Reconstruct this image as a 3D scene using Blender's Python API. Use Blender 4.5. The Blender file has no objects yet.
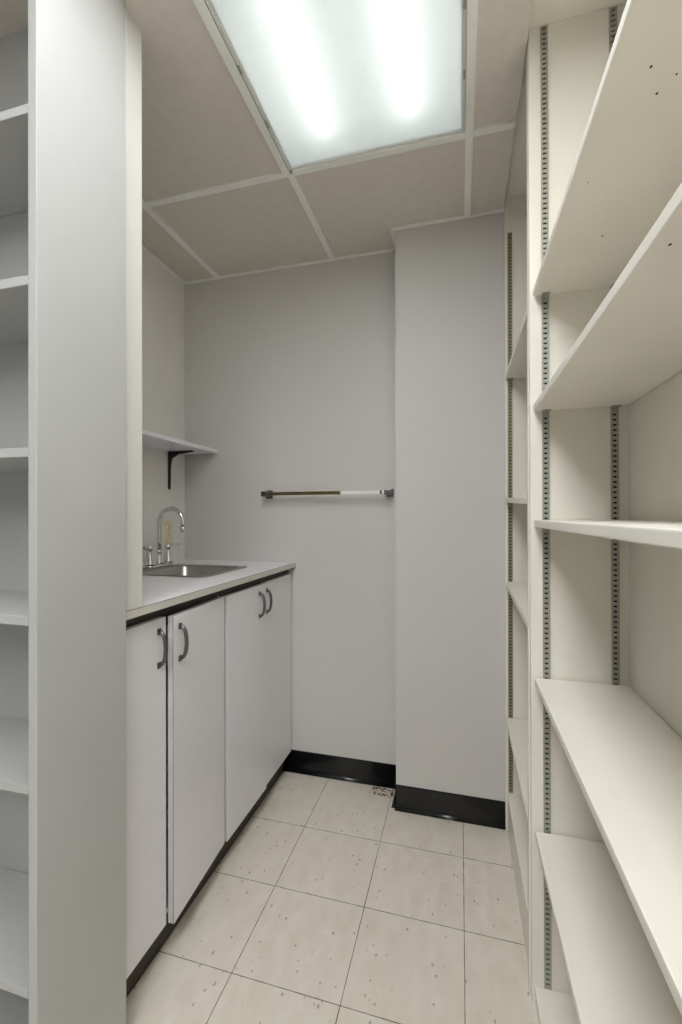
import bpy, bmesh, math, random
from mathutils import Vector, Matrix
random.seed(4)
S = bpy.context.scene
C = S.collection
PI = math.pi

# ------------------------------------------------------------------ camera
CAM_H = 1.2446
YAW, PITCH, ROLL = 0.2781, 0.0011, -0.0015
cam_d = bpy.data.cameras.new('camera')
cam = bpy.data.objects.new('camera', cam_d)
C.objects.link(cam)
cam_d.sensor_width = 36
cam_d.lens = 458.78 / 1024 * 36
cam_d.shift_x = (341 - 329.155) / 1024
cam_d.shift_y = (514.97 - 512) / 1024
cam_d.clip_start = 0.02
cam.matrix_world = (Matrix.Translation((0, 0, CAM_H)) @ Matrix.Rotation(YAW, 4, 'Z')
                    @ Matrix.Rotation(PI / 2 + PITCH, 4, 'X') @ Matrix.Rotation(ROLL, 4, 'Z'))
S.camera = cam

# ------------------------------------------------------------------ light and exposure
WORLD = 0.12
LENS_GLOW = 0.14       # even glow of the lit prismatic lens over the sink
TUBE = 4.9             # tubes behind that lens
ADDED_MID_LENS = 5.6         # unseen fixture added to light the sink alcove
ADDED_BACK_LENS = 8.3       # unseen fixture added overhead as a main light
ADDED_ROOM_LENS = 11.0       # unseen fixture added far back for more even light
w = bpy.data.worlds.new('world')
S.world = w
w.use_nodes = True
w.node_tree.nodes['Background'].inputs[0].default_value = (0.93, 0.97, 1.0, 1)
w.node_tree.nodes['Background'].inputs[1].default_value = WORLD
S.view_settings.view_transform = 'Standard'
S.view_settings.look = 'None'
S.view_settings.gamma = 1
S.view_settings.use_curve_mapping = False
S.view_settings.exposure = 0.29

# ------------------------------------------------------------------ materials
def srgb(r, g, b):
    f = lambda c: (c / 255 / 12.92) if c / 255 <= .04045 else ((c / 255 + .055) / 1.055) ** 2.4
    return (f(r), f(g), f(b), 1)

def mat(name, col, rough=.6, metal=0., var=.04, scale=6., bump=0., bscale=120., spec=.5, specks=0., speck_scale=14.):
    m = bpy.data.materials.new(name)
    m.use_nodes = True
    nt = m.node_tree
    b = nt.nodes['Principled BSDF']
    b.inputs['Roughness'].default_value = rough
    b.inputs['Metallic'].default_value = metal
    b.inputs['Specular IOR Level'].default_value = spec
    tc = nt.nodes.new('ShaderNodeTexCoord')
    n = nt.nodes.new('ShaderNodeTexNoise')
    n.inputs['Scale'].default_value = scale
    n.inputs['Detail'].default_value = 4
    nt.links.new(tc.outputs['Object'], n.inputs['Vector'])
    r = nt.nodes.new('ShaderNodeValToRGB')
    r.color_ramp.elements[0].position = .3
    r.color_ramp.elements[1].position = .7
    r.color_ramp.elements[0].color = tuple(c * (1 - var) for c in col[:3]) + (1,)
    r.color_ramp.elements[1].color = tuple(min(1, c * (1 + var)) for c in col[:3]) + (1,)
    nt.links.new(n.outputs['Fac'], r.inputs['Fac'])
    out = r.outputs['Color']
    if specks:
        v = nt.nodes.new('ShaderNodeTexVoronoi')
        v.inputs['Scale'].default_value = speck_scale
        nt.links.new(tc.outputs['Object'], v.inputs['Vector'])
        lt = nt.nodes.new('ShaderNodeMath'); lt.operation = 'LESS_THAN'
        lt.inputs[1].default_value = .035
        nt.links.new(v.outputs['Distance'], lt.inputs[0])
        sp = nt.nodes.new('ShaderNodeSeparateColor')
        nt.links.new(v.outputs['Color'], sp.inputs[0])
        g = nt.nodes.new('ShaderNodeMath'); g.operation = 'LESS_THAN'
        g.inputs[1].default_value = specks
        nt.links.new(sp.outputs[0], g.inputs[0])
        mu = nt.nodes.new('ShaderNodeMath'); mu.operation = 'MULTIPLY'
        nt.links.new(lt.outputs[0], mu.inputs[0]); nt.links.new(g.outputs[0], mu.inputs[1])
        mx = nt.nodes.new('ShaderNodeMixRGB')
        mx.inputs['Color2'].default_value = tuple(c * .25 for c in col[:3]) + (1,)
        nt.links.new(mu.outputs[0], mx.inputs['Fac']); nt.links.new(out, mx.inputs['Color1'])
        out = mx.outputs[0]
    nt.links.new(out, b.inputs['Base Color'])
    if bump:
        n2 = nt.nodes.new('ShaderNodeTexNoise')
        n2.inputs['Scale'].default_value = bscale
        n2.inputs['Detail'].default_value = 3
        nt.links.new(tc.outputs['Object'], n2.inputs['Vector'])
        bp = nt.nodes.new('ShaderNodeBump')
        bp.inputs['Strength'].default_value = bump
        bp.inputs['Distance'].default_value = .002
        nt.links.new(n2.outputs['Fac'], bp.inputs['Height'])
        nt.links.new(bp.outputs['Normal'], b.inputs['Normal'])
    return m

M = {}
M['wall_grey'] = mat('grey wall paint', srgb(212, 209, 205), .55, bump=.12, bscale=60, var=.02, scale=1.5)
M['wall_cream'] = mat('cream wall paint', srgb(241, 238, 232), .5, bump=.1, bscale=60, var=.02)
M['partition'] = mat('off-white partition paint', srgb(224, 222, 216), .5, bump=.1, bscale=60, var=.02)
M['ceiling_tile'] = mat('ceiling tile', srgb(222, 215, 205), .9, bump=.5, bscale=220, var=.03, scale=30)
M['tee'] = mat('white enamelled tee', srgb(246, 245, 240), .4)
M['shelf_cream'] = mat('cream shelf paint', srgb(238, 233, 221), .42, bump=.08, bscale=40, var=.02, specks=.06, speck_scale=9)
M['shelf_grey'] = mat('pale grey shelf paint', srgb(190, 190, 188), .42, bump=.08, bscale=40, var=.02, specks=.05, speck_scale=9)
M['laminate'] = mat('white door laminate', srgb(241, 239, 243), .35, var=.01)
M['laminate_edge'] = mat('door edge band', srgb(200, 197, 199), .4, var=.01)
M['counter'] = mat('white countertop laminate', srgb(243, 241, 243), .25, var=.01)
M['counter_edge'] = mat('countertop edge band', srgb(216, 212, 202), .4, var=.02)
M['dark_wood'] = mat('dark brown rail', srgb(58, 50, 42), .6, var=.15, scale=20)
M['toe'] = mat('dark brown toe kick', srgb(54, 46, 35), .5, var=.15, scale=14)
M['vinyl'] = mat('black vinyl', srgb(22, 23, 24), .22, var=.2, scale=20)
M['chrome'] = mat('polished chrome', srgb(225, 225, 225), .09, 1, var=.02)
M['pewter'] = mat('pewter pull', srgb(120, 118, 116), .28, 1, var=.08, scale=40)
M['steel'] = mat('brushed stainless steel', srgb(176, 172, 166), .3, 1, var=.06, scale=40)
M['brass'] = mat('tarnished brass bar', srgb(140, 132, 92), .25, 1, var=.12, scale=25)
M['bar_reflection'] = mat('painted bar reflection', srgb(240, 238, 234), .4, 0., var=.06)  # reflection in the polished bar, painted as a pale colour
M['iron'] = mat('black iron', srgb(46, 42, 40), .5, .2, var=.1)
M['ivory'] = mat('ivory plastic', srgb(236, 225, 190), .4, var=.02)
M['dark'] = mat('dark slot', srgb(28, 27, 24), .8)
M['zinc'] = mat('zinc plated steel', srgb(172, 172, 160), .42, .55, var=.08, scale=60)
M['zinc_old'] = mat('aged zinc steel', srgb(150, 142, 110), .5, .4, var=.12, scale=60)
M['housing'] = mat('white fixture enamel', srgb(225, 226, 222), .4)
M['clay'] = mat('brown grit', srgb(96, 74, 48), .9, var=.4, scale=200)

def emitter(name, col, strength):
    m = bpy.data.materials.new(name); m.use_nodes = True
    b = m.node_tree.nodes['Principled BSDF']
    b.inputs['Base Color'].default_value = (.8, .8, .8, 1)
    b.inputs['Emission Color'].default_value = col
    b.inputs['Emission Strength'].default_value = strength
    return m
M['tube'] = emitter('lit tube', (.98, 1, .985, 1), TUBE)
M['added_mid_lens'] = emitter('bright added fill lens', (.945, .975, 1, 1), ADDED_MID_LENS)
M['added_back_lens'] = emitter('added fill lens', (.945, .975, 1, 1), ADDED_BACK_LENS)
M['added_room_lens'] = emitter('added room fill lens', (.945, .975, 1, 1), ADDED_ROOM_LENS)

def lens_material():
    m = bpy.data.materials.new('prismatic acrylic lens'); m.use_nodes = True
    nt = m.node_tree; nt.nodes.clear()
    out = nt.nodes.new('ShaderNodeOutputMaterial')
    tr = nt.nodes.new('ShaderNodeBsdfTranslucent'); tr.inputs[0].default_value = (.60, .612, .608, 1)
    em = nt.nodes.new('ShaderNodeEmission'); em.inputs[0].default_value = (.95, 1, .985, 1); em.inputs[1].default_value = LENS_GLOW
    ad = nt.nodes.new('ShaderNodeAddShader')
    gl = nt.nodes.new('ShaderNodeBsdfGlossy'); gl.inputs['Roughness'].default_value = .25
    mx = nt.nodes.new('ShaderNodeMixShader'); mx.inputs[0].default_value = .04
    tc = nt.nodes.new('ShaderNodeTexCoord')
    v = nt.nodes.new('ShaderNodeTexVoronoi'); v.inputs['Scale'].default_value = 130
    nt.links.new(tc.outputs['Object'], v.inputs['Vector'])
    bp = nt.nodes.new('ShaderNodeBump'); bp.inputs['Strength'].default_value = .35; bp.inputs['Distance'].default_value = .003
    nt.links.new(v.outputs['Distance'], bp.inputs['Height'])
    nt.links.new(bp.outputs[0], tr.inputs['Normal']); nt.links.new(bp.outputs[0], gl.inputs['Normal'])
    nt.links.new(tr.outputs[0], ad.inputs[0]); nt.links.new(em.outputs[0], ad.inputs[1])
    nt.links.new(ad.outputs[0], mx.inputs[1]); nt.links.new(gl.outputs[0], mx.inputs[2])
    nt.links.new(mx.outputs[0], out.inputs['Surface'])
    return m
M['lens'] = lens_material()

TILE, TX, TY = .3048, .0095, 1.4331
def floor_material():
    m = bpy.data.materials.new('vinyl floor tiles'); m.use_nodes = True
    nt = m.node_tree; N = nt.nodes; L = nt.links
    b = N['Principled BSDF']
    tc = N.new('ShaderNodeTexCoord')
    sx = N.new('ShaderNodeSeparateXYZ'); L.new(tc.outputs['Object'], sx.inputs[0])
    def mth(op, a, bb=None):
        n = N.new('ShaderNodeMath'); n.operation = op
        for k, v in enumerate((a, bb)):
            if v is None: continue
            if isinstance(v, (int, float)): n.inputs[k].default_value = v
            else: L.new(v, n.inputs[k])
        return n.outputs[0]
    dist, idx = [], []
    for out, o in ((sx.outputs[0], TX), (sx.outputs[1], TY)):
        q = mth('DIVIDE', mth('SUBTRACT', out, o), TILE)
        fl = mth('FLOOR', q); fr = mth('SUBTRACT', q, fl)
        dist.append(mth('MULTIPLY', mth('MINIMUM', fr, mth('SUBTRACT', 1, fr)), TILE)); idx.append(fl)
    d = mth('MINIMUM', dist[0], dist[1])
    wob = N.new('ShaderNodeTexNoise'); wob.inputs['Scale'].default_value = 25; L.new(tc.outputs['Object'], wob.inputs['Vector'])
    wid = mth('ADD', mth('MULTIPLY', wob.outputs['Fac'], .0020), .0002)
    # the cut row against the back wall has no joint of its own
    dy = mth('ADD', dist[1], mth('GREATER_THAN', sx.outputs[1], 1.9))
    line = mth('LESS_THAN', mth('MINIMUM', dist[0], dy), wid)
    cb = N.new('ShaderNodeCombineXYZ'); L.new(idx[0], cb.inputs[0]); L.new(idx[1], cb.inputs[1])
    wn = N.new('ShaderNodeTexWhiteNoise'); wn.noise_dimensions = '2D'; L.new(cb.outputs[0], wn.inputs['Vector'])
    # per-tile offset of the streak pattern
    va = N.new('ShaderNodeVectorMath'); va.operation = 'MULTIPLY_ADD'
    L.new(wn.outputs['Color'], va.inputs[0]); va.inputs[1].default_value = (9, 9, 9); L.new(tc.outputs['Object'], va.inputs[2])
    vs = N.new('ShaderNodeMapping'); vs.inputs['Scale'].default_value = (26, 12, 1); vs.inputs['Rotation'].default_value = (0, 0, .25)
    L.new(va.outputs[0], vs.inputs[0])
    n1 = N.new('ShaderNodeTexNoise'); n1.inputs['Scale'].default_value = 1; n1.inputs['Detail'].default_value = 5
    L.new(vs.outputs[0], n1.inputs['Vector'])
    ramp = N.new('ShaderNodeValToRGB')
    e = ramp.color_ramp.elements
    e[0].position = .3; e[0].color = srgb(220, 211, 195)
    e[1].position = .68; e[1].color = srgb(229, 221, 208)
    L.new(n1.outputs['Fac'], ramp.inputs[0])
    # large soft wear
    n3 = N.new('ShaderNodeTexNoise'); n3.inputs['Scale'].default_value = 4; n3.inputs['Detail'].default_value = 4; L.new(tc.outputs['Object'], n3.inputs['Vector'])
    wear = N.new('ShaderNodeMixRGB'); wear.blend_type = 'MULTIPLY'; wear.inputs['Color2'].default_value = (.82, .8, .77, 1)
    wr = N.new('ShaderNodeMapRange'); wr.inputs[1].default_value = .5; wr.inputs[2].default_value = .75; L.new(n3.outputs['Fac'], wr.inputs[0])
    L.new(mth('MULTIPLY', wr.outputs[0], .3), wear.inputs['Fac']); L.new(ramp.outputs[0], wear.inputs['Color1'])
    # dark chips
    vm = N.new('ShaderNodeMapping'); vm.inputs['Scale'].default_value = (74, 44, 1); vm.inputs['Rotation'].default_value = (0, 0, .3); L.new(va.outputs[0], vm.inputs[0])
    nd = N.new('ShaderNodeTexNoise'); nd.inputs['Scale'].default_value = 150; nd.inputs['Detail'].default_value = 2; L.new(tc.outputs['Object'], nd.inputs['Vector'])
    vd = N.new('ShaderNodeVectorMath'); vd.operation = 'MULTIPLY_ADD'; vd.inputs[1].default_value = (.55, .55, 0)
    L.new(nd.outputs['Color'], vd.inputs[0]); L.new(vm.outputs[0], vd.inputs[2])
    vo = N.new('ShaderNodeTexVoronoi'); vo.inputs['Scale'].default_value = 1; L.new(vd.outputs[0], vo.inputs['Vector'])
    sc = N.new('ShaderNodeSeparateColor'); L.new(vo.outputs['Color'], sc.inputs[0])
    chip = mth('MULTIPLY', mth('LESS_THAN', vo.outputs['Distance'], mth('MULTIPLY', sc.outputs[1], .27)), mth('LESS_THAN', sc.outputs[0], .34))
    m1 = N.new('ShaderNodeMixRGB'); m1.inputs['Color2'].default_value = srgb(128, 112, 92)
    L.new(mth('MULTIPLY', chip, .55), m1.inputs['Fac']); L.new(wear.outputs[0], m1.inputs['Color1'])
    m2 = N.new('ShaderNodeMixRGB'); m2.inputs['Color2'].default_value = srgb(92, 78, 60)
    L.new(mth('MULTIPLY', line, .9), m2.inputs['Fac']); L.new(m1.outputs[0], m2.inputs['Color1'])
    L.new(m2.outputs[0], b.inputs['Base Color'])
    b.inputs['Roughness'].default_value = .42
    bp = N.new('ShaderNodeBump'); bp.inputs['Strength'].default_value = .15; bp.inputs['Distance'].default_value = .002
    L.new(n1.outputs['Fac'], bp.inputs['Height']); L.new(bp.outputs[0], b.inputs['Normal'])
    return m
M['floor'] = floor_material()

# ------------------------------------------------------------------ helpers
def new_bm():
    return bmesh.new()

def box(bm, x0, x1, y0, y1, z0, z1, mi=0, bev=0.):
    g = bmesh.ops.create_cube(bm, size=1)['verts']
    for v in g:
        v.co = Vector(((x0 + x1) / 2 + v.co.x * (x1 - x0), (y0 + y1) / 2 + v.co.y * (y1 - y0), (z0 + z1) / 2 + v.co.z * (z1 - z0)))
    fs = {f for v in g for f in v.link_faces}
    for f in fs: f.material_index = mi
    if bev:
        es = list({e for v in g for e in v.link_edges})
        r = bmesh.ops.bevel(bm, geom=es, offset=bev, segments=2, affect='EDGES', profile=.6)
        for f in r['faces']: f.material_index = mi
    return bm

def tube(bm, pts, rad, seg=12, mi=0, squash=1., cap=True):
    pts = [Vector(p) for p in pts]
    rads = rad if isinstance(rad, (list, tuple)) else [rad] * len(pts)
    rings = []; u = None
    for i, p in enumerate(pts):
        t = (pts[min(i + 1, len(pts) - 1)] - pts[max(i - 1, 0)]).normalized()
        if u is None:
            u = t.cross(Vector((0, 0, 1)))
            if u.length < 1e-3: u = t.cross(Vector((0, 1, 0)))
        u = (u - t * u.dot(t)).normalized()
        v = t.cross(u)
        rings.append([bm.verts.new(p + (u * math.cos(a) + v * math.sin(a) * squash) * rads[i]) for a in [2 * PI * k / seg for k in range(seg)]])
    for a, b in zip(rings, rings[1:]):
        for k in range(seg):
            f = bm.faces.new((a[k], a[(k + 1) % seg], b[(k + 1) % seg], b[k])); f.smooth = True; f.material_index = mi
    if cap:
        for r, fl in ((rings[0], True), (rings[-1], False)):
            f = bm.faces.new(r[::-1] if fl else r); f.material_index = mi
    return bm

def lathe(bm, c, prof, seg=20, mi=0):
    c = Vector(c)
    rings = [[bm.verts.new(c + Vector((r * math.cos(2 * PI * k / seg), r * math.sin(2 * PI * k / seg), z))) for k in range(seg)] for r, z in prof]
    for a, b in zip(rings, rings[1:]):
        for k in range(seg):
            f = bm.faces.new((a[k], a[(k + 1) % seg], b[(k + 1) % seg], b[k])); f.smooth = True; f.material_index = mi
    bm.faces.new(rings[0][::-1]); bm.faces.new(rings[-1])
    return bm

def prism(bm, poly, z0, z1):
    a = [bm.verts.new((x, y, z0)) for x, y in poly]; b = [bm.verts.new((x, y, z1)) for x, y in poly]
    n = len(poly)
    for k in range(n): bm.faces.new((a[k], a[(k + 1) % n], b[(k + 1) % n], b[k]))
    bm.faces.new(a[::-1]); bm.faces.new(b)
    return bm

def obj(name, bm, mats, parent=None, loc=None, rz=0):
    bmesh.ops.recalc_face_normals(bm, faces=bm.faces)
    me = bpy.data.meshes.new(name); bm.to_mesh(me); bm.free()
    for m in (mats if isinstance(mats, (list, tuple)) else [mats]): me.materials.append(m)
    o = bpy.data.objects.new(name, me); C.objects.link(o)
    if parent: o.parent = parent
    if loc: o.location = loc
    if rz: o.rotation_euler = (0, 0, rz)
    return o

def tag(o, label, cat, group=None):
    o['label'] = label; o['category'] = cat
    if group: o['group'] = group
    return o

def thing(name, label, cat, loc=(0, 0, 0), group=None):
    o = bpy.data.objects.new(name, None); C.objects.link(o); o.location = loc
    o.empty_display_size = .05
    return tag(o, label, cat, group)

def rebase(root, loc, lean=0.):
    """put the Empty at the thing's base; lean tips it about its foot"""
    loc = Vector(loc)
    for ch in root.children: ch.location = ch.location - loc
    root.location = loc
    if lean: root.rotation_euler = (0, lean, 0)

def struct(name, bm, mats):
    o = obj(name, bm, mats); o['kind'] = 'structure'; return o

# ------------------------------------------------------------------ setting
CEIL = 2.4608
YB, YC = 2.1067, 1.9547          # back wall, column face
XW, XR = -1.3893, .4180          # left wall, right wall
XCOL = -.2640
YN = -2.9                        # how far the room runs back past the camera
struct('floor', box(new_bm(), -2.2, 1.2, YN, 2.3, -.06, 0), M['floor'])
struct('wall_back', box(new_bm(), XW - .12, XR + .12, YB, YB + .12, 0, 2.7), M['wall_grey'])
struct('wall_left', box(new_bm(), XW - .12, XW, .92, YB, 0, 2.7), M['wall_cream'])
struct('wall_right', box(new_bm(), XR, XR + .12, YN, YB, 0, 2.7), M['wall_cream'])
struct('wall_column', prism(new_bm(), [(XCOL, YC), (XR, YC), (XR, YB), (XCOL, YB)], 0, 2.7), M['wall_grey'])
Z_TOP = 1.0152
XCF = -.7715
struct('wall_partition', box(new_bm(), XW, -.7725, .9140, .9850, Z_TOP + .0005, 2.7), M['partition'])

# suspended ceiling: tiles with an opening per fixture, white tees and wall angles
G, CX, CY = .6096, .0305, 1.5284
FX0, FX1 = CX - G - .012, CX
bm = new_bm()
cols = [(-2.2, CX - 2 * G), (CX - 2 * G, CX - G - .006), (CX - G - .006, CX), (CX, .170)]
rows = [(YN, CY - 6 * G), (CY - 6 * G, CY - 4 * G), (CY - 4 * G, CY - 2 * G), (CY - 2 * G, CY), (CY, YB)]
for i, (a, b_) in enumerate(cols):
    for j, (c, d) in enumerate(rows):
        if i == 2 and j in (1, 2, 3): continue
        box(bm, a + .001, b_ - .001, c + .001, d - .001, CEIL + .004, CEIL + .02)
box(bm, -2.2, XR + .12, YN, 2.25, 2.70, 2.74)
struct('ceiling', bm, M['ceiling_tile'])
TW = .0125
bm = new_bm()
for x, ya, yb in ((CX - 2 * G, YN, YB), (FX0, YN, CY), (CX - G, CY, YB), (CX, YN, YB)):
    box(bm, x - TW, x + TW, ya, yb, CEIL - .0035, CEIL + .010)
for y in (CY - 6 * G, CY - 4 * G, CY - 2 * G, CY - G, CY):
    for a, b_ in ((CX - G, CX),) if y == CY - G else ((-2.2, CX - 2 * G), (CX - 2 * G, CX - G), (CX - G, CX), (CX, .170)):
        box(bm, a + TW + .0002, b_ - TW - .0002 if b_ < .1 else b_, y - TW, y + TW, CEIL - .0037, CEIL + .0098)
struct('trim_1', bm, M['tee'])
bm = new_bm()
box(bm, XW, XCOL, YB - .016, YB, CEIL - .004, CEIL + .003)
box(bm, XCOL - .020, .170, YC - .016, YC, CEIL - .004, CEIL + .003)
box(bm, XCOL - .020, XCOL, YC, YB - .017, CEIL - .004, CEIL + .003)
box(bm, XW, XW + .016, .988, YB - .017, CEIL - .004, CEIL + .003)
struct('trim_2', bm, M['tee'])

# vinyl cove base
def cove(bm, p0, p1, nrm, h=.1016, t=.004):
    p0, p1, n = Vector(p0 + (0,)), Vector(p1 + (0,)), Vector(nrm + (0,))
    prof = [(.0002, h), (t * .6, h), (t, h - .004), (t, .022), (t + .003, .010), (t + .010, .003), (t + .016, .0012), (.0002, .0012)]
    A = [bm.verts.new(p0 + n * a + Vector((0, 0, z))) for a, z in prof]
    B = [bm.verts.new(p1 + n * a + Vector((0, 0, z))) for a, z in prof]
    k = len(prof)
    for i in range(k):
        f = bm.faces.new((A[i], A[(i + 1) % k], B[(i + 1) % k], B[i])); f.smooth = 2 <= i <= 5
    bm.faces.new(A); bm.faces.new(B[::-1])
bm = new_bm(); cove(bm, (-.83, YB), (XCOL - .0005, YB), (0, -1))
struct('baseboard_back', bm, M['vinyl'])
bm = new_bm(); cove(bm, (XCOL - .004, YC), (.171, YC), (0, -1)); cove(bm, (XCOL, YC - .004), (XCOL, YB - .004), (-1, 0))
struct('baseboard_column', bm, M['vinyl'])

# ------------------------------------------------------------------ ceiling lights
def fixture(label, y0, y1, lens_m, lit):
    x0, x1 = FX0 + TW + .001, FX1 - TW - .001
    cx, cy = (x0 + x1) / 2, (y0 + y1) / 2
    t = thing('ceiling_light', label, 'ceiling light', (cx, cy, CEIL), 'ceiling lights')
    y0 += TW + .001; y1 -= TW + .001
    X0, X1, Y0, Y1 = x0 - cx, x1 - cx, y0 - cy, y1 - cy
    f = .0115
    bm = new_bm()          # door frame: flat rim and raised inner lip
    for a, b_, c, d in ((X0, X0 + f, Y0, Y1), (X1 - f, X1, Y0, Y1), (X0 + f, X1 - f, Y0, Y0 + f), (X0 + f, X1 - f, Y1 - f * .6, Y1)):
        box(bm, a, b_, c, d, .0005, .018)
    box(bm, X0 + .002, X0 + .006, Y0 + .004, Y1 - .004, -.003, .0005)
    box(bm, X1 - .006, X1 - .002, Y0 + .004, Y1 - .004, -.003, .0005)
    obj('frame', bm, M['housing'], t)
    bm = new_bm()
    for yy in (Y0 + .20, Y1 - .20):
        for xx in (X0 + .004, X1 - .004):
            obj('latch', box(new_bm(), xx - .003, xx + .003, yy - .012, yy + .012, -.0052, -.0032), M['zinc'], t)
    bm = new_bm()          # white pan
    k = .012
    box(bm, X0 + k, X1 - k, Y0 + k, Y1 - k, .118, .124)
    box(bm, X0 + k - .004, X0 + k, Y0 + k, Y1 - k, .02, .124); box(bm, X1 - k, X1 - k + .004, Y0 + k, Y1 - k, .02, .124)
    box(bm, X0 + k, X1 - k, Y0 + k - .004, Y0 + k, .02, .124); box(bm, X0 + k, X1 - k, Y1 - k, Y1 - k + .004, .02, .124)
    obj('housing', bm, M['housing'], t)
    bm = new_bm(); box(bm, X0 + f, X1 - f, Y0 + f, Y1 - f * .6, .006, .009)
    obj('diffuser', bm, lens_m, t)
    if lit:
        for xx in (-.135, .135):
            bm = new_bm(); tube(bm, [(xx, Y0 + .02, .062), (xx, Y1 - .085, .062)], .019, 16)
            obj('lamp_tube', bm, M['tube'], t)
    return t
fixture('lit recessed ceiling light with frosted prismatic lens above the sink aisle', CY - G, CY, M['lens'], True)
fixture('added unseen ceiling light second from the back wall, next to the sink light', CY - 2 * G, CY - G, M['added_mid_lens'], False)  # this one and the two below are unseen, added for light
fixture('added unseen long ceiling light over the near shelves, third from the back wall', CY - 4 * G, CY - 2 * G, M['added_back_lens'], False)
fixture('added unseen long ceiling light farthest from the sink', CY - 6 * G, CY - 4 * G, M['added_room_lens'], False)

# ------------------------------------------------------------------ shelving
def standard_bm(x, y, z0, z1, wid=.0165, pitch=.0127, axis='y', sgn=-1):
    """slotted channel on a face; slots are real openings over a dark web"""
    bm = new_bm()
    def bx(a, b_, d0, d1, za, zb, mi):
        d0, d1 = sorted((y + sgn * d0, y + sgn * d1))
        box(bm, x + a, x + b_, d0, d1, za, zb, mi)
    h = wid / 2
    bx(-h + .001, h - .001, .0003, .0012, z0, z1, 1)
    for s in (-1, 1):
        a, b_ = sorted((s * h, s * .0042))
        bx(a, b_, .0012, .0038, z0, z1, 0)
        a, b_ = sorted((s * h, s * (h - .0016)))
        bx(a, b_, .0038, .0052, z0, z1, 0)
    z = z0
    while z < z1 - .002:
        bx(-.0042, .0042, .0012, .0038, z, min(z + pitch - .0048, z1), 0)
        z += pitch
    return bm

def clip(parent, x, y, z, sgn):
    bm = new_bm()
    a, b_ = sorted((y + sgn * .0035, y + sgn * .024))
    box(bm, x - .009, x + .009, a, b_, z - .0022, z - .0004)
    a, b_ = sorted((y + sgn * .0042, y + sgn * .0062))
    box(bm, x - .0075, x + .0075, a, b_, z - .016, z - .0022)
    box(bm, x - .005, x + .005, *sorted((y + sgn * .006, y + sgn * .015)), z - .008, z - .0022)
    obj('shelf_clip', bm, M['zinc'], parent)

def board(name, parent, m, *b, bev=.0012):
    return obj(name, box(new_bm(), *b, bev=bev), m, parent)

SX0, SX1 = .171, .3925            # side panel depth, right-hand units
MARKS = [(.273, 1.030, 1.802, .0018), (.228, .658, 1.802, .0016), (.250, .702, 1.802, .0016), (.263, .678, 1.802, .0012), (.206, .858, 1.802, .0010), (.196, .5225, 1.509, .0016)]                        # nail holes and nicks in the shelf undersides: x, y, shelf height, radius
def right_unit(label, y0, y1, base_top, shelves, top, std_top, zinc, inset, base_x, lean=0., shift=0.):
    """y0, y1: inner faces of the side panels; shelves: (underside height, thickness)"""
    t = thing('shelving_unit', label, 'shelving')
    P = .0185
    m = M['shelf_cream']
    for a, b_ in ((y0 - P, y0), (y1, y1 + P)):
        board('side_panel', t, m, SX0, SX1 + .012, a, b_, 0, top)
    board('back_panel', t, m, SX1, SX1 + .010, y0 + .0004, y1 - .0004, .002, top - .0004, bev=0)
    board('top_panel', t, m, SX0, SX1 - .0004, y0 + .0004, y1 - .0004, top - .019, top - .0004)
    bm = new_bm()
    box(bm, base_x, SX1 - .0005, y0 + .0005, y1 - .0005, base_top - .018, base_top, bev=.001)
    box(bm, base_x + .001, base_x + .018, y0 + .0005, y1 - .0005, .0005, base_top - .0183)
    obj('base', bm, m, t)
    stds = []
    for yy, sg in ((y1, -1), (y0, 1)):
        for xx in (SX0 + .0365, SX1 - .030) if zinc == 'zinc' else (SX0 + .0185, SX1 - .030):
            s = obj('standard', standard_bm(xx, yy, base_top + .004, std_top, sgn=sg), [M[zinc], M['dark']], t)
            stds.append((s, xx, yy, sg))
    for z, th, *tilt in shelves:
        tilt = tilt[0] if tilt else 0            # how much lower the near end rests
        bm = box(new_bm(), SX0 + inset, SX1 - .002, y0 + .007, y1 - .007, z, z + th, bev=.0022)
        for mx, my, mz, r in MARKS:
            if abs(mz - z) < .004 and y0 < my < y1:
                g = bmesh.ops.create_circle(bm, cap_ends=True, segments=10, radius=r, matrix=Matrix.Translation((mx, my, z - .0002)) @ Matrix.Diagonal((1, 1.5, 1, 1)))['verts']
                for f in {f for v in g for f in v.link_faces}: f.material_index = 1
        for v in bm.verts: v.co.z += tilt * (y1 - v.co.y) / (y1 - y0)
        obj('shelf', bm, [m, M['dark']], t)
        for s, xx, yy, sg in stds:
            clip(s, xx, yy, z + (tilt if sg > 0 else 0) + (tilt * .03 if tilt and sg < 0 else 0), sg)
    rebase(t, (SX0, (y0 + y1) / 2, 0), lean)
    t.location.x += shift
    return t
right_unit('tall cream shelving unit along the right side with wide shelves, nearest the camera', .15, 1.2743, .041,
           [(1.8020, .0170), (1.5090, .0170), (1.2145, .0175), (.8140, .0170), (.4240, .0170)], 2.512, 2.488, 'zinc', .0075, .1770, -.0018, .0044)
right_unit('narrow cream shelving unit at the far end, between the column and the nearer unit', 1.3125, 1.9340, .150,
           [(1.7800, .0200), (1.2950, .0180, -.022), (.9640, .0200, -.024), (.4300, .0200, -.016)], 2.512, 2.357, 'zinc_old', .0015, .1770)

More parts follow.
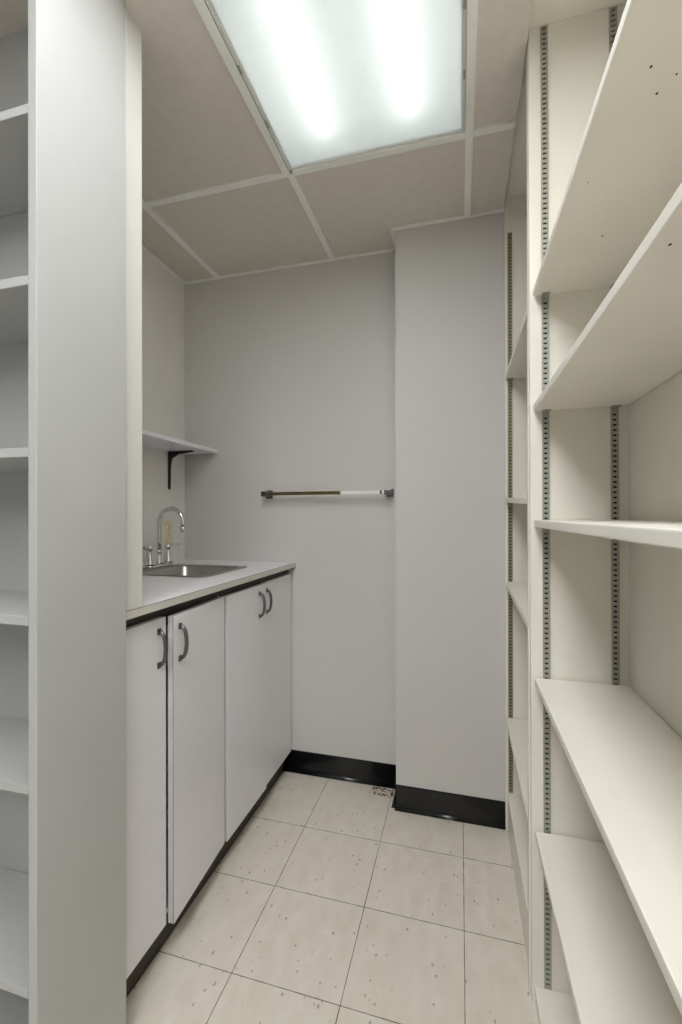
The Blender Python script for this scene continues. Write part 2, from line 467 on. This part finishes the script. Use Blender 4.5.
# left unit, open towards the camera; its outer side closes the sink alcove
t = thing('shelving_unit', 'pale grey shelving unit at the left edge with a broad blank side panel', 'shelving')
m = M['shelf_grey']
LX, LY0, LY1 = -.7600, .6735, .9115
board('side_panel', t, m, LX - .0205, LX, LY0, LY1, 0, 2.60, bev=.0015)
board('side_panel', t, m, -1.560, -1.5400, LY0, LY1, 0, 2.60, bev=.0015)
board('back_panel', t, m, -1.5396, LX - .0209, .8940, .9080, .002, 2.58, bev=0)
board('top_panel', t, m, -1.5396, LX - .0209, LY0, .8936, 2.58, 2.60)
obj('base', box(box(new_bm(), -1.5396, LX - .0209, LY0 + .002, .8936, .05, .068), -1.5396, LX - .0209, LY0 + .006, LY0 + .024, .0005, .0497), m, t)
for z in (2.0050, 1.6810, 1.3560, 1.0370, .7185, .3350):
    board('shelf', t, m, -1.5390, LX - .0225, LY0 + .0015, .8930, z, z + .0180, bev=.0015)

rebase(t, ((LX - 1.56) / 2, (LY0 + LY1) / 2, 0))

# ------------------------------------------------------------------ base cabinets
def pull(bm, x, y, z0, z1):
    zc = (z0 + z1) / 2; h = (z1 - z0) / 2
    pts, rr = [], []
    for k in range(15):
        a = PI * k / 14
        pts.append((x + .003 + .020 * math.sin(a) ** .7, y, zc + h * math.cos(a) * (1 - .06 * math.sin(a))))
        rr.append(.0046 + .0012 * math.sin(a))
    tube(bm, pts, rr, 10)
    for z in (z0, z1):
        box(bm, x + .0002, x + .0055, y - .0065, y + .0065, z - .0085, z + .0085, bev=.0015)

DX = -.7940                       # door front plane
def door(parent, hinge, free, ajar, proud, hy):
    """hinge / free: Y of the two edges; the door turns about its hinge edge"""
    d = free - hinge
    bm = new_bm()
    a, b_ = sorted((0, d))
    box(bm, -.019, 0, a, b_, .0990, .9620, mi=0, bev=.0012)
    for f in bm.faces:
        if abs(f.normal.x) < .5: f.material_index = 1
    o = obj('door', bm, [M['laminate'], M['laminate_edge']], parent, (DX + proud, hinge, 0), ajar)
    bm = new_bm(); pull(bm, 0, hy - hinge, .836, .928)
    obj('handle', bm, M['pewter'], o)
    return o

def cabinet(label, y0, y1):
    t = thing('base_cabinet', label, 'cabinet')
    bm = new_bm(); xf = DX - .0205; xb = XW + .004
    box(bm, xb, xf, y0, y0 + .016, .1000, .9905); box(bm, xb, xf, y1 - .016, y1, .1000, .9905)
    box(bm, xb, xf, y0 + .0162, y1 - .0162, .1000, .1160)
    box(bm, xb, xb + .006, y0 + .0162, y1 - .0162, .1162, .9905)
    obj('body', bm, M['laminate'], t)
    bm = new_bm(); box(bm, xf - .018, xf - .0002, y0 + .0162, y1 - .0162, .9300, .9900); box(bm, xf + .0002, xf + .003, y0, y1, .966, .9900)
    for a, b_ in ((y0, y0 + .012), (y1 - .010, y1)): box(bm, xf + .0002, xf + .0012, a, b_, .101, .9655)
    obj('top_rail', bm, M['dark_wood'], t)
    bm = new_bm(); box(bm, -.848, -.830, y0, y1, .0005, .0995); box(bm, xb + .01, -.8485, y0, y0 + .016, .0005, .0995); box(bm, xb + .01, -.8485, y1 - .016, y1, .0005, .0995)
    obj('toe_kick', bm, M['toe'], t)
    return t
c1 = cabinet('white two-door base cabinet nearer the camera, one door slightly ajar', .9160, 1.4480)
door(c1, .9190, 1.1120, 0, 0, 1.0785)
d2 = door(c1, 1.4430, 1.1180, math.radians(3.6), 0, 1.1480)
obj('edge_seam', box(new_bm(), -.0030, -.0016, -.3254, -.3250, .101, .960), M['dark_wood'], d2)
c2 = cabinet('white two-door base cabinet under the sink end, against the back wall', 1.4490, 2.1025)
door(c2, 1.4520, 1.7830, math.radians(-.5), .006, 1.7160)
door(c2, 2.0960, 1.7865, 0, .001, 1.8010)

rebase(c1, (-1.08, 1.18, 0)); rebase(c2, (-1.08, 1.77, 0))

# ------------------------------------------------------------------ countertop with its sink cut-out
SKX0, SKX1, SKY0, SKY1 = -1.3340, -.9040, 1.4980, 1.8680
bm = new_bm()
xs = [XW + .0005, SKX0 + .012, SKX1 - .012, XCF]; ys = [.9130, SKY0 + .012, SKY1 - .012, YB - .0005]
tv = {}
for z in (Z_TOP - .0215, Z_TOP):
    for i, x in enumerate(xs):
        for j, y in enumerate(ys): tv[i, j, z] = bm.verts.new((x, y, z))
zs = (Z_TOP - .0215, Z_TOP)
for z in zs:
    for i in range(3):
        for j in range(3):
            if (i, j) != (1, 1): bm.faces.new([tv[q + (z,)] for q in ((i, j), (i + 1, j), (i + 1, j + 1), (i, j + 1))])
def side(a, b_, mi):
    f = bm.faces.new((tv[a + (zs[0],)], tv[b_ + (zs[0],)], tv[b_ + (zs[1],)], tv[a + (zs[1],)])); f.material_index = mi
for k in range(3):
    side((3, k), (3, k + 1), 1); side((0, k), (0, k + 1), 0); side((k, 0), (k + 1, 0), 1); side((k, 3), (k + 1, 3), 0)
side((1, 1), (2, 1), 0); side((2, 1), (2, 2), 0); side((2, 2), (1, 2), 0); side((1, 2), (1, 1), 0)
ct = tag(obj('countertop', bm, [M['counter'], M['counter_edge']]), 'white laminate countertop with pale edge over the base cabinets', 'countertop')
obj('edge_seam', box(new_bm(), XCF, XCF + .0003, .9140, YB - .001, Z_TOP - .0016, Z_TOP - .0004), M['dark_wood'], ct)['label'] = 'thin dark seam along the front edge'

# ------------------------------------------------------------------ sink
def rrect(x0, x1, y0, y1, r, z, n=6):
    p = []
    for cx, cy, a0 in ((x1 - r, y1 - r, 0), (x0 + r, y1 - r, PI / 2), (x0 + r, y0 + r, PI), (x1 - r, y0 + r, 1.5 * PI)):
        for k in range(n + 1):
            a = a0 + PI / 2 * k / n
            p.append((cx + r * math.cos(a), cy + r * math.sin(a), z))
    return p
sink = thing('sink', 'small stainless steel drop-in sink in the white countertop', 'sink', ((SKX0 + SKX1) / 2, (SKY0 + SKY1) / 2, Z_TOP))
ox, oy = (SKX0 + SKX1) / 2, (SKY0 + SKY1) / 2
a0, a1, b0, b1 = SKX0 - ox, SKX1 - ox, SKY0 - oy, SKY1 - oy
i0, i1, j0, j1 = a0 + .105, a1 - .024, b0 + .026, b1 - .026
loops = [rrect(a0, a1, b0, b1, .03, .0006), rrect(a0 + .003, a1 - .003, b0 + .003, b1 - .003, .029, .0048),
         rrect(a0 + .012, a1 - .012, b0 + .012, b1 - .012, .028, .0040), rrect(i0 - .006, i1 + .006, j0 - .006, j1 + .006, .05, .0032),
         rrect(i0, i1, j0, j1, .046, -.004), rrect(i0 + .006, i1 - .006, j0 + .006, j1 - .006, .044, -.13),
         rrect(i0 + .03, i1 - .03, j0 + .03, j1 - .03, .05, -.155)]
bm = new_bm()
R = [[bm.verts.new(p) for p in l] for l in loops]
for a, b_ in zip(R, R[1:]):
    for k in range(len(a)):
        f = bm.faces.new((a[k], a[(k + 1) % len(a)], b_[(k + 1) % len(a)], b_[k])); f.smooth = True
bm.faces.new(R[-1])
o = obj('basin', bm, M['steel'], sink)
bm = new_bm(); lathe(bm, ((i0 + i1) / 2, (j0 + j1) / 2, -.1545), [(.04, 0), (.04, .003), (.03, .003), (.028, .0005)])
obj('drain', bm, M['chrome'], sink)

# ------------------------------------------------------------------ faucet
FX, FY, FZ = -1.2810, 1.7460, Z_TOP + .0046
fa = thing('faucet', 'chrome two-handle gooseneck faucet behind the sink basin', 'faucet', (FX, FY, FZ))
bm = new_bm()
pl = rrect(-.024, .024, -.088, .088, .022, 0); l2 = rrect(-.022, .022, -.086, .086, .021, .010); l3 = rrect(-.016, .016, -.08, .08, .015, .014)
R = [[bm.verts.new(p) for p in l] for l in (pl, l2, l3)]
for a, b_ in zip(R, R[1:]):
    for k in range(len(a)): bm.faces.new((a[k], a[(k + 1) % len(a)], b_[(k + 1) % len(a)], b_[k])).smooth = True
bm.faces.new(R[0][::-1]); bm.faces.new(R[-1])
obj('base_plate', bm, M['chrome'], fa)
bm = new_bm()
lathe(bm, (0, 0, .0142), [(.020, 0), (.019, .006), (.0155, .016), (.012, .034), (.0105, .046), (.0125, .050), (.0125, .056), (.0085, .060)])
RA, ZA = .060, .195
pts = [(0, 0, .06), (0, 0, .12), (0, 0, ZA)] + [(RA - RA * math.cos(a), 0, ZA + RA * math.sin(a)) for a in [PI * k / 16 for k in range(1, 17)]] + [(2 * RA, 0, ZA - .018)]
tube(bm, pts, .0094, 14)
obj('spout', bm, M['chrome'], fa)
bm = new_bm(); lathe(bm, (2 * RA, 0, ZA - .040), [(.0080, 0), (.0115, .002), (.0128, .010), (.0128, .018), (.0102, .023)])
obj('aerator', bm, M['chrome'], fa)
for s in (-1, 1):
    hy = s * .0640
    bm = new_bm()
    lathe(bm, (0, hy, .0142), [(.025, 0), (.0255, .004), (.0225, .012), (.0175, .032), (.0125, .052), (.0115, .058), (.0145, .062), (.0150, .072), (.012, .080), (.005, .084)])
    d = Vector((.25, s * .97, 0)).normalized()
    p0 = Vector((0, hy, .085))
    tube(bm, [p0 - d * .012, p0, p0 + d * .02, p0 + d * .045 + Vector((0, 0, .004)), p0 + d * .062 + Vector((0, 0, .006))], [.007, .0088, .0076, .0088, .0074], 10, squash=.8)
    obj('handle', bm, M['chrome'], fa)

# ------------------------------------------------------------------ wall shelf, outlet, towel bar
ws = thing('wall_shelf', 'white wall shelf on a black bracket above the sink', 'shelf', (XW, 1.56, 1.5623))
bm = new_bm(); box(bm, XW + .0006, -1.1930, .9855, YB - .002, 1.5634, 1.5823, bev=.0015)
o = obj('board', bm, M['laminate'], ws); o.matrix_parent_inverse = Matrix.Translation((-XW, -1.56, -1.5623))
by = 1.970
bm = new_bm()
prof = [(0, 0), (.132, 0), (.132, -.006), (.055, -.014), (.017, -.034), (.009, -.075), (.007, -.175), (.004, -.187), (0, -.187)]
A = [bm.verts.new((XW + .0006 + x, by - .005, 1.5618 + z)) for x, z in prof]; B = [bm.verts.new((XW + .0006 + x, by + .005, 1.5618 + z)) for x, z in prof]
for i in range(len(prof)):
    k = (i + 1) % len(prof); bm.faces.new((A[i], A[k], B[k], B[i]))
bm.faces.new(A); bm.faces.new(B[::-1])
box(bm, XW + .0006, XW + .0036, by - .008, by + .008, 1.385, 1.556); box(bm, XW + .006, XW + .135, by - .010, by + .010, 1.5595, 1.5622)
o = obj('bracket', bm, M['iron'], ws); o.matrix_parent_inverse = Matrix.Translation((-XW, -1.56, -1.5623))
o['label'] = 'black iron bracket'

ou = thing('wall_outlet', 'ivory electrical outlet on the wall behind the faucet', 'outlet', (XW, 1.9590, 1.1650))
bm = new_bm(); box(bm, .0006, .006, -.035, .035, -.058, .058, bev=.002); obj('cover_plate', bm, M['ivory'], ou)
for zz in (-.0195, .0195):
    bm = new_bm(); lathe(bm, (0, 0, 0), [(.0165, 0), (.0165, .0018), (.0150, .0026)], 18)
    for v in bm.verts: v.co = Vector((.0062 + v.co.z, v.co.x, v.co.y + zz))
    for s in (-.0062, .0062): box(bm, .0086, .0091, s - .0011, s + .0011, zz - .002, zz + .006, mi=1)
    box(bm, .0086, .0091, -.0022, .0022, zz - .010, zz - .006, mi=1)
    obj('socket', bm, [M['ivory'], M['dark']], ou)
bm = new_bm(); lathe(bm, (0, 0, 0), [(.0032, 0), (.0030, .001)], 10)
for v in bm.verts: v.co = Vector((.0061 + v.co.z, v.co.x, v.co.y))
obj('screw', bm, M['zinc'], ou)

BZ, BY = 1.3490, YB - .062
tb = thing('towel_bar', 'metal towel bar on the back wall, brass with a painted pale reflection', 'towel bar', (-.61, YB, BZ))
def tbp(name, bm, m):
    o = obj(name, bm, m, tb); o.matrix_parent_inverse = Matrix.Translation((.61, -YB, -BZ)); return o
XA, XM, XE = -.9080, -.5290, -.3110
bm = new_bm(); box(bm, XA, XM, BY - .0080, BY + .0080, BZ - .0080, BZ + .0080, bev=.002)
tbp('bar', bm, M['brass'])['label'] = 'tarnished brass length of bar'
bm = new_bm(); box(bm, XM + .0003, XE - .012, BY - .0072, BY + .0072, BZ - .0072, BZ + .0072, bev=.002)  # separate pale length in place of the bar's mirror reflection
tbp('bar', bm, M['bar_reflection'])['label'] = 'pale length of bar, a reflection put into its colour'
for x in (XA, XE):
    bm = new_bm()
    box(bm, x - .0180, x + .0180, YB - .009, YB - .0005, BZ - .020, BZ + .020, bev=.003)
    box(bm, x - .0110, x + .0110, BY + .0002, YB - .009, BZ - .010, BZ + .010, bev=.003)
    box(bm, x - .0160, x + .0160, BY - .0110, BY + .0120, BZ - .0130, BZ + .0130, bev=.005)
    tbp('bracket', bm, M['pewter'])
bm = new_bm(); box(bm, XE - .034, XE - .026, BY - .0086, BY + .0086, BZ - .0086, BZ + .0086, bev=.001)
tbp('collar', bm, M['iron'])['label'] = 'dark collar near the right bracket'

# ------------------------------------------------------------------ grit by the column
bm = new_bm()
for k in range(70):
    u = random.random()
    x = -.395 + .115 * u + random.gauss(0, .012); y = YB - .030 - random.random() ** 1.5 * .055 - (.01 if u > .8 else 0)
    if x > -.290: continue
    s = random.uniform(.0015, .0045)
    g = bmesh.ops.create_icosphere(bm, subdivisions=1, radius=s)['verts']
    mx = Matrix.Translation((x, y, s * .40 + .0002)) @ Matrix.Rotation(random.random() * 6, 4, 'Z') @ Matrix.Diagonal((random.uniform(.7, 2.2), 1, .38, 1))
    for v in g: v.co = mx @ v.co
o = tag(obj('floor_debris', bm, M['clay']), 'brown crumbs of grit on the floor beside the column', 'debris')
o['kind'] = 'stuff'
